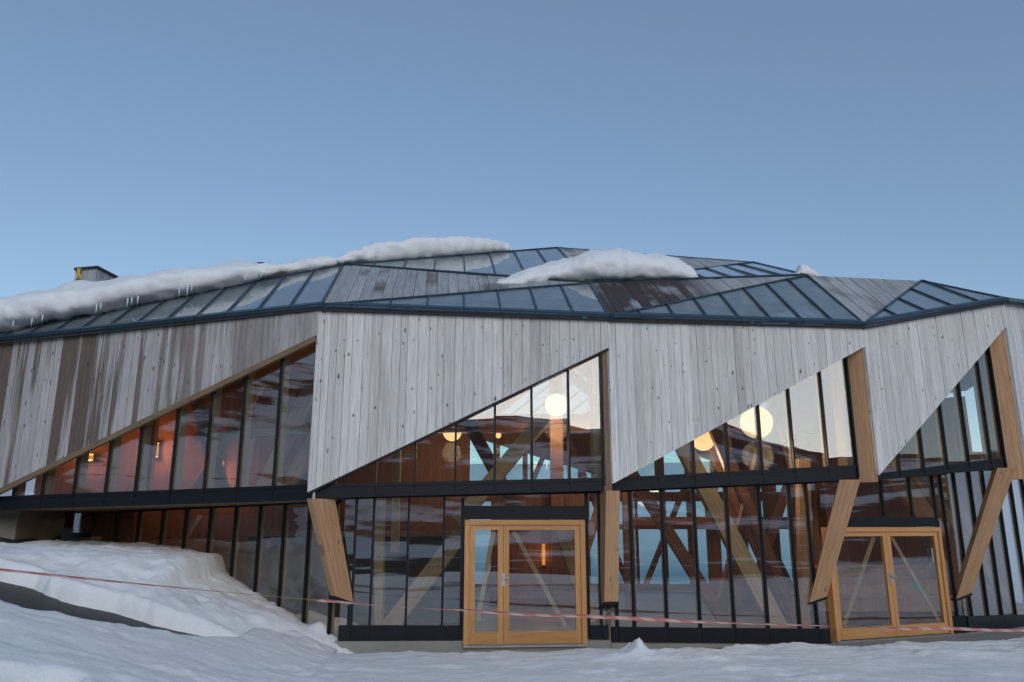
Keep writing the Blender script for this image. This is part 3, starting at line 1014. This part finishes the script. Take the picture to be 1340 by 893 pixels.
globe_lamp((1.24, 21.5, 5.43), .315, 'globe_pale', 'pale round globe lamp below the tip of the middle triangular window', 40, 9.2)
globe_lamp((-1.92, 25.0, 5.10), .30, 'globe', 'half hidden yellow globe lamp under the diagonal of the middle triangular window', 70, 7.6)
globe_lamp((5.15, 21.0, 4.42), .31, 'globe', 'orange globe lamp touching the plank diagonal left of the largest globe', 70, 9.1)
globe_lamp((4.98, 15.8, 4.19), .325, 'globe_warm', 'largest globe lamp, close behind the third triangular window', 40, 6.3)
globe_lamp((2.30, 20.0, 4.31), .24, 'globe', 'globe lamp partly hidden by the window jamb at the middle fold', 50, 8.4)
globe_lamp((-0.42, 24.0, 4.87), .09, 'globe', 'tiny far globe lamp between crossing braces in the middle window', 8, 7.9)


def lantern(loc, w, h, label, power=0):
    t = empty('wall_lantern', loc)
    tag(t, label, 'lamp', 'warm lanterns inside')
    prism('lit_panel', [(-w / 2, -.06, -h / 2), (w / 2, -.06, -h / 2), (w / 2, -.01, -h / 2), (-w / 2, -.01, -h / 2)], (0, 0, h), 'lantern', t)
    for z in (-h / 2 - .03, h / 2):
        prism('lantern_cap', [(-w / 2 - .015, -.075, z), (w / 2 + .015, -.075, z), (w / 2 + .015, .0, z), (-w / 2 - .015, .0, z)], (0, 0, .03), 'steel', t)
    if power:
        ld = bpy.data.lights.new('lamp_light', 'POINT')
        ld.energy = power
        ld.color = (1.0, 0.42, 0.14)
        ld.shadow_soft_size = .12
        lo = bpy.data.objects.new('lamp_light', ld)
        col.objects.link(lo)
        lo.parent = t
        lo.location = (0, -0.4, 0)


lantern((-9.2, 20.2, 4.05), .15, .32, 'upright amber lantern glowing behind the left triangular window', 24)
lantern((-10.9, 20.1, 3.85), .34, .12, 'small amber lantern at the narrow end of the left window', 12)
lantern((-7.48, 20.3, 3.45), .08, .6, 'slim amber lantern low on the wall, rightmost behind the left window', 12)
lantern((0.88, 22.55, 1.38), .09, .55, 'slim lit wall lantern seen through the left door', 3)


# ------------------------------------------------------------------ ground
def sstep(a, b, x):
    t = max(0.0, min(1.0, (x - a) / (b - a)))
    return t * t * (3 - 2 * t)


def fbm(x, y, s, o=4, seed=0.0):
    return noise.fractal(Vector((x * s, y * s, seed)), 1.0, 2.0, o)


def interp(tab, x):
    if x <= tab[0][0]:
        return tab[0][1]
    for (a, p), (b, q) in zip(tab, tab[1:]):
        if x <= b:
            return p + (q - p) * (x - a) / (b - a)
    return tab[-1][1]


def base_h(x, y):
    return 0.24 * max(0.0, -x - 2.9) - 0.03 + 0.10 * sstep(-2, -5, x) + 0.035 * max(0.0, 12.0 - y) - 0.10 * sstep(3.5, 8, x)


LIP = [(-16, 13.6), (-9.5, 12.95), (-8, 12.72), (-7.5, 12.76), (-7.1, 12.5), (-6.6, 12.37), (-6.1, 12.55), (-5.4, 12.42), (-4.9, 12.55), (-4.4, 12.68), (-3.8, 13.1), (-3.3, 13.32),
       (-2.8, 13.42), (-2.2, 13.75), (0, 14.6)]
EDGE = [(-16, 11.2), (-8, 11.35), (-7.07, 11.27), (-6.6, 11.1), (-6.3, 11.07), (-5.8, 11.4), (-5, 11.6), (-4.45, 12.25), (-4.15, 12.9), (-4.0, 30), (40, 30)]
CREST = [(-16, 2.0), (-10.5, 1.78), (-8.6, 1.80), (-7.5, 1.77), (-6.0, 1.62), (-5.70, 1.56), (-5.58, 1.22), (-5.2, 1.07), (-4.7, .86), (-4.1, .66), (-3.75, .52), (-3.55, .47), (-3.38, .53), (-3.2, .50),
         (-3.02, .36), (-2.85, .24), (-2.2, .16), (0, .05)]


def snow_h(x, y):
    b = base_h(x, y)
    rough = .25 + 1.1 * sstep(-.15, .35, fbm(x, y, .45, 3, 41))
    th = 0.18 + 0.05 * fbm(x, y, .6, 4, 3.1) + (0.03 * fbm(x, y, 2.2, 5, 8.0) + 0.014 * fbm(x, y, 7, 4, 5)) * rough - .035 * abs(fbm(x * .7, y * 1.8, 1.1, 4, 31))
    # soft drift along the foot of the bank and a kicked-up cone in front of the glazing
    d = math.hypot(x - 2.0, (y - 12.95) * 0.8)
    th += (0.12 * math.exp(-(d / .15) ** 2) + .15 * math.exp(-(d / .38) ** 2)) * (1 + .9 * fbm(x, y, 4, 4, 15))
    th += .07 * math.exp(-((math.hypot(x - 2.75, y - 12.9)) / .16) ** 2) + .06 * math.exp(-((math.hypot(x - 1.6, y - 12.7)) / .14) ** 2) + .05 * math.exp(-((math.hypot(x - 3.1, y - 12.7)) / .2) ** 2)
    d = math.hypot((x - 7.4) * .5, y - 13.7)
    th += 0.12 * math.exp(-(d / .4) ** 2)
    # the snow thins out and stops at the bare strip in front of the bank
    e = interp(EDGE, x) + .10 * fbm(x, y, 1.6, 4, 2.2) + .03 * fbm(x, y, 6, 3, 6)
    th = .05 + (th - .05) * sstep(e + .02, e - .7, y)
    th -= .30 * sstep(e - .02, e + .10, y)
    # a bare patch in the lower left corner
    dd = math.hypot(x + 4.5, (y - 7.55) * .8) + .15 * fbm(x, y, 1.5, 3)
    th -= 0.35 * sstep(.55, .25, dd)
    # snow stops short of the concrete apron along the doors
    wl = 13.45 + .13 * max(0, x) + .012 * max(0, x) ** 2 + .12 * fbm(x, 0, .9, 3, 4)
    if x > -2.9:
        th = th - (0.45) * sstep(wl, wl + .3, y)
    return b + th


def bank_h(x, y):
    yl = interp(LIP, x) + .07 * fbm(x, y, 1.3, 4, 7) + .03 * fbm(x, y, 6, 3, 4)
    t = y - yl
    b = base_h(x, y)
    c = interp(CREST, x + .05 * fbm(x, y, 1.1, 3, 9)) + .05 * fbm(x, y, .8, 4, 1)
    lip = .24 * sstep(-.02, .12, t) * sstep(-3.7, -5.6, x) + (.07 - .06 * sstep(-4.6, -3.6, x)) * sstep(0, .12, t)
    top = b + lip
    run = 1.7 if x < -5 else 1.0
    k = sstep(0.0, run, t)
    h = top + (c - top) * k if t > 0 else b - .25
    h += (.05 * fbm(x, y, 1.2, 3, 11) + .024 * fbm(x, y, 4.5, 4, 12) - .05 * abs(fbm(x, y, 1.7, 4, 21))) * sstep(0, .3, t)
    if t <= 0:
        h = b - .25 * sstep(0, -.08, t) - .02
    return h


def grid_mesh(name, xs, ys, fn, material, keep=None):
    idx, verts, faces = {}, [], []
    for j, y in enumerate(ys):
        for i, x in enumerate(xs):
            idx[i, j] = len(verts)
            verts.append((x, y, fn(x, y)))
    for j in range(len(ys) - 1):
        for i in range(len(xs) - 1):
            if keep is None or keep((xs[i] + xs[i + 1]) / 2, (ys[j] + ys[j + 1]) / 2):
                faces.append((idx[i, j], idx[i + 1, j], idx[i + 1, j + 1], idx[i, j + 1]))
    return link(name, verts, faces, material, smooth=True)


def span(a, b, step):
    n = max(1, round((b - a) / step))
    return [a + (b - a) * k / n for k in range(n + 1)]


tag(grid_mesh('ground', span(-18, 18, .3), span(2, 17.5, .3), lambda x, y: base_h(x, y) - 0.02 * abs(fbm(x, y, 3, 3)), 'asphalt'), kind='structure')
tag(grid_mesh('snow_field', span(-17, 17, .055), span(4.5, 16.5, .05), snow_h, 'snow'), kind='structure')
wall_y = lambda x: 14.0 + max(0.0, -x - 3.0) * .697 - .02
tag(grid_mesh('snow_bank', span(-15, -2.0, .045), span(11.7, 20.0, .05), bank_h, 'snow', lambda x, y: y < wall_y(x) + .1), kind='structure')
apron = prism('apron', [(-3.0, 13.3, -.4), (1.7, 13.5, -.4), (6.4, 14.4, -.4), (10.4, 15.8, -.4), (13.5, 19.5, -.4), (9.3, 16.6, -.4), (5.9, 15.3, -.4), (1.7, 14.3, -.4), (-3.0, 13.9, -.4)],
              (0, 0, .42), 'concrete', None)
tag(apron, kind='structure')

RIDGE = [(-180, 3), (-130, 5), (-95, 8.5), (-62, 11.8), (-48, 10.6), (-30, 9.4), (0, 8.6), (18, 7.5), (30, 8.2), (38, 8.3), (44, 6.4), (49, 4.8), (70, 4.2), (88, 4.6), (110, 4.5), (150, 3), (180, 3)]


def terrain():
    verts, faces, back, lot = [], [], [], []
    rs = [0.05, 3, 6, 9, 13, 18, 25, 34, 46, 62, 84, 112, 150, 195, 240, 285, 330, 420, 600, 900, 1400]
    na = 240
    for r in rs:
        for k in range(na):
            az = -180 + 360 * k / na                      # 0 is straight behind the camera, positive to the right
            x, y = r * math.sin(R(az)), -r * math.cos(R(az))
            z0 = base_h(max(-8, x), y if y < 12 else 12) if r < 15 else 0.35
            if r < 15:
                z0 = min(z0, .4)
            top = 2.1 + 285 * math.tan(R(interp(RIDGE, az))) + 2.2 * fbm(x, y, .03, 5) + .9 * fbm(x, y, .11, 4)
            s = sstep(24, 285, r) if y < 14 else sstep(34, 285, r)
            if r > 285:
                top -= (r - 285) * .04
            ahead = sstep(-.3, -.8, math.cos(R(az)))       # snow slope rising behind the hall
            top2 = 9.0
            s2 = sstep(32, 90, r)
            z = z0 * (1 - s) + top * s
            z2 = z0 * (1 - s2) + top2 * s2
            z = z * (1 - ahead) + z2 * ahead
            if r < 34:
                z -= .55 if y > 2 else 0.1
            verts.append((x, y, z))
    for i in range(len(rs) - 1):
        for k in range(na):
            a, b = i * na + k, i * na + (k + 1) % na
            (back if rs[i] > 20 and 45 <= k < 195 else lot if 5 < rs[i] and 50 <= k < 190 else faces).append((a, b, b + na, a + na))
    return (link('snow_plain', verts, faces, 'snow', smooth=True), link('mountain', verts, back, 'terrain_snow', smooth=True),
            link('car_park', verts, lot, 'car_park', smooth=True))


for o in terrain():
    tag(o, kind='structure')


# ------------------------------------------------------------------ snow on the roof
def snow_slab(name, stations, label, up, nrm, amp=.10, icicles=(), n=90, m=30, seed=0.0):
    """stations: (lip point, depth up the roof, height, overhang); the section is a thick rounded cornice."""
    pts = []
    k = len(stations)
    for i in range(n + 1):
        s = i / n * (k - 1)
        j = min(int(s), k - 2)
        t = s - j
        t = t * t * (3 - 2 * t) * .5 + t * .5
        a, b = stations[j], stations[j + 1]
        pts.append((Vector(a[0]).lerp(Vector(b[0]), t), *(a[q] + (b[q] - a[q]) * t for q in (1, 2, 3))))
    up, nrm = Vector(up).normalized(), Vector(nrm).normalized()
    verts, faces = [], []
    for i, (p, d, h, o) in enumerate(pts):
        endt = min(1.0, min(i, n - i) / (n * .06))
        endt = math.sqrt(1 - (1 - endt) ** 2)
        for q in range(m):
            th = 2 * math.pi * q / m
            ca, sa = math.cos(th), math.sin(th)
            aa = math.copysign(abs(ca) ** .7, ca)
            bb = math.copysign(abs(sa) ** .75, sa)
            x = (d - o) / 2 + (d + o) / 2 * aa
            z = h * .45 + h * .55 * bb
            if x > d * .5:
                z = z * (1 - .35 * (x / d - .5))
            x, z = x * endt, h * .4 + (z - h * .4) * endt
            w = p + up * x + nrm * z
            rad = (up * ca + nrm * sa)
            f = noise.fractal(w * .9 + Vector((seed, 0, 0)), 1.0, 2.0, 3) * amp * 1.3 + noise.fractal(w * 2.6 + Vector((0, seed, 0)), 1.0, 2.0, 4) * amp * .75 \
                + noise.fractal(w * 8 + Vector((0, seed, 0)), 1.0, 2.0, 4) * amp * .13 \
                - abs(noise.fractal(Vector((w.x * 1.2, w.y * 1.2, w.z * 3.5 + seed)), 1.0, 2.0, 4)) * amp * .7
            verts.append(w + rad * f * endt)
    for i in range(n):
        for q in range(m):
            a, b = i * m + q, i * m + (q + 1) % m
            faces.append((a, a + m, b + m, b))
    faces.append(tuple(range(m)))
    faces.append(tuple(range((n + 1) * m - 1, n * m - 1, -1)))
    o = link(name, verts, faces, 'snow', smooth=True)
    tag(o, label, 'snow', 'snow slabs lying on the roof')
    for p, ln in icicles:
        p = Vector(p)
        r = .02
        v = [p + Vector((r * math.cos(t), r * math.sin(t), .12)) for t in (0, 1.26, 2.51, 3.77, 5.03)] + [p - Vector((0, 0, ln))]
        link('icicle', v, [(0, 1, 5), (1, 2, 5), (2, 3, 5), (3, 4, 5), (4, 0, 5), (4, 3, 2, 1, 0)], M['ice'], o, smooth=True)
    return o


M['ice'] = make_plain('icicle_ice', (0.62, 0.68, 0.72), 0.2)


def on(e, q, t):
    return V[e].lerp(V[q], t)


ELQ = V['Q0'] - V['EL']
n1 = (V['Q0'] - V['EL']).cross(V['QM'] - V['EL']).normalized()
n1 = n1 if n1.z > 0 else -n1
u1 = n1.cross(ELQ).normalized()
ic = []
for t, ln in ((.20, .12), (.245, .2), (.27, .12), (.40, .22), (.41, .14), (.475, .22), (.485, .14), (.50, .18), (.60, .2), (.62, .22), (.63, .10), (.76, .1), (.80, .08)):
    p = on('EL', 'Q0', t) - u1 * (.37 - .25 * max(0, t - .5)) + n1 * .06
    ic.append((p - u1 * .06, ln * .9))
snow_slab('roof_snow', [(on('EL', 'Q0', -.22), 3.5, .72, .50), (on('EL', 'Q0', .05), 3.4, .76, .50), (on('EL', 'Q0', .20), 3.4, .80, .50), (on('EL', 'Q0', .35), 3.3, .78, .46),
                        (on('EL', 'Q0', .55), 3.0, .68, .38), (on('EL', 'Q0', .75), 2.5, .54, .24), (on('EL', 'Q0', .86), 2.0, .36, .05), (on('EL', 'Q0', .95), 1.8, .30, .02), (on('EL', 'Q0', 1.02), 1.6, .22, .0)],
          'long thick snow slab with icicles along the left roof edge', u1, n1, .09, ic, n=170, m=40, seed=1.3)
u2 = Vector((0, 1, .12))
snow_slab('roof_snow', [(on('Q0', 'T', -.03), 1.4, .30, .05), (on('Q0', 'T', .12), 1.7, .52, .10), (on('Q0', 'T', .35), 1.8, .60, .12), (on('Q0', 'T', .55), 1.7, .52, .12), (on('Q0', 'T', .68), 1.3, .38, .10), (on('Q0', 'T', .73), 1.0, .22, .06)],
          'rounded snow slab on the roof ridge left of centre', u2, Vector((0, -.15, 1)), .07, n=110, m=36, seed=5.0)
snow_slab('roof_snow', [((-0.5, 15.35, 6.9), .4, .09, .05), ((0.2, 15.5, 6.98), .8, .22, .07), ((1.05, 15.95, 7.22), 1.3, .36, .04), ((1.7, 16.02, 7.24), 1.6, .57, .10), ((2.5, 15.95, 7.2), 1.7, .62, .18),
                        ((3.3, 16.25, 7.33), 1.5, .52, .12), ((3.9, 16.45, 7.42), 1.2, .32, .08), ((4.15, 16.55, 7.46), .9, .18, .04)],
          'snow slab slumped over dark wet planks at mid roof', Vector((.05, 1, .55)), Vector((0, -.5, 1)), .07, n=120, m=36, seed=9.0)
snow_slab('roof_snow', [((6.75, 17.6, 7.86), .3, .10, .05), ((6.9, 17.6, 7.88), .4, .30, .05), ((7.05, 17.6, 7.90), .4, .26, .05), ((7.3, 17.6, 7.86), .3, .08, .03)],
          'small snow lump on the right roof ridge', Vector((0, 1, .1)), Vector((0, 0, 1)), .04, n=24, m=18, seed=2.0)


# ------------------------------------------------------------------ barrier tape
def tape():
    pts = [(-9.2, 9.4, 1.84), (-7.14, 10.8, 1.59), (-2.67, 13.0, 0.95), (-0.74, 13.2, 0.81), (1.13, 13.5, 0.69), (5.63, 14.6, 0.41), (8.09, 15.2, 0.295), (10.54, 15.9, 0.18), (13, 16.8, .1)]
    P = [Vector(p) for p in pts]
    verts, faces, uvs = [], [], []
    n = 0
    s = 0.0
    for i in range(len(P) - 1):
        k = max(4, int((P[i + 1] - P[i]).length / .12))
        for j in range(k):
            t = j / k
            a, b, c, d = P[max(0, i - 1)], P[i], P[i + 1], P[min(len(P) - 1, i + 2)]
            q = b.lerp(c, t)
            q.z -= .02 * math.sin(math.pi * t)
            ang = .95 + .55 * math.sin(s * .9) + .25 * math.sin(s * 2.3 + 1)
            if q.x < -3:
                ang = 1.35 - .25 * math.sin(s * .7)
            h = .030
            up = Vector((0, math.sin(ang), math.cos(ang)))
            verts += [q + up * h, q - up * h]
            uvs += [(s, 1), (s, 0)]
            s += (P[i + 1] - P[i]).length / k
            if n:
                faces.append((2 * n - 2, 2 * n - 1, 2 * n + 1, 2 * n))
            n += 1
    o = link('barrier_tape', verts, faces, 'tape', smooth=True)
    uvl = o.data.uv_layers.new(name='UVMap')
    for lp in o.data.loops:
        uvl.data[lp.index].uv = uvs[lp.vertex_index]
    md = o.modifiers.new('thickness', 'SOLIDIFY')
    md.thickness = .002
    tag(o, 'thin red and white barrier tape strung across the whole front', 'tape')


tape()
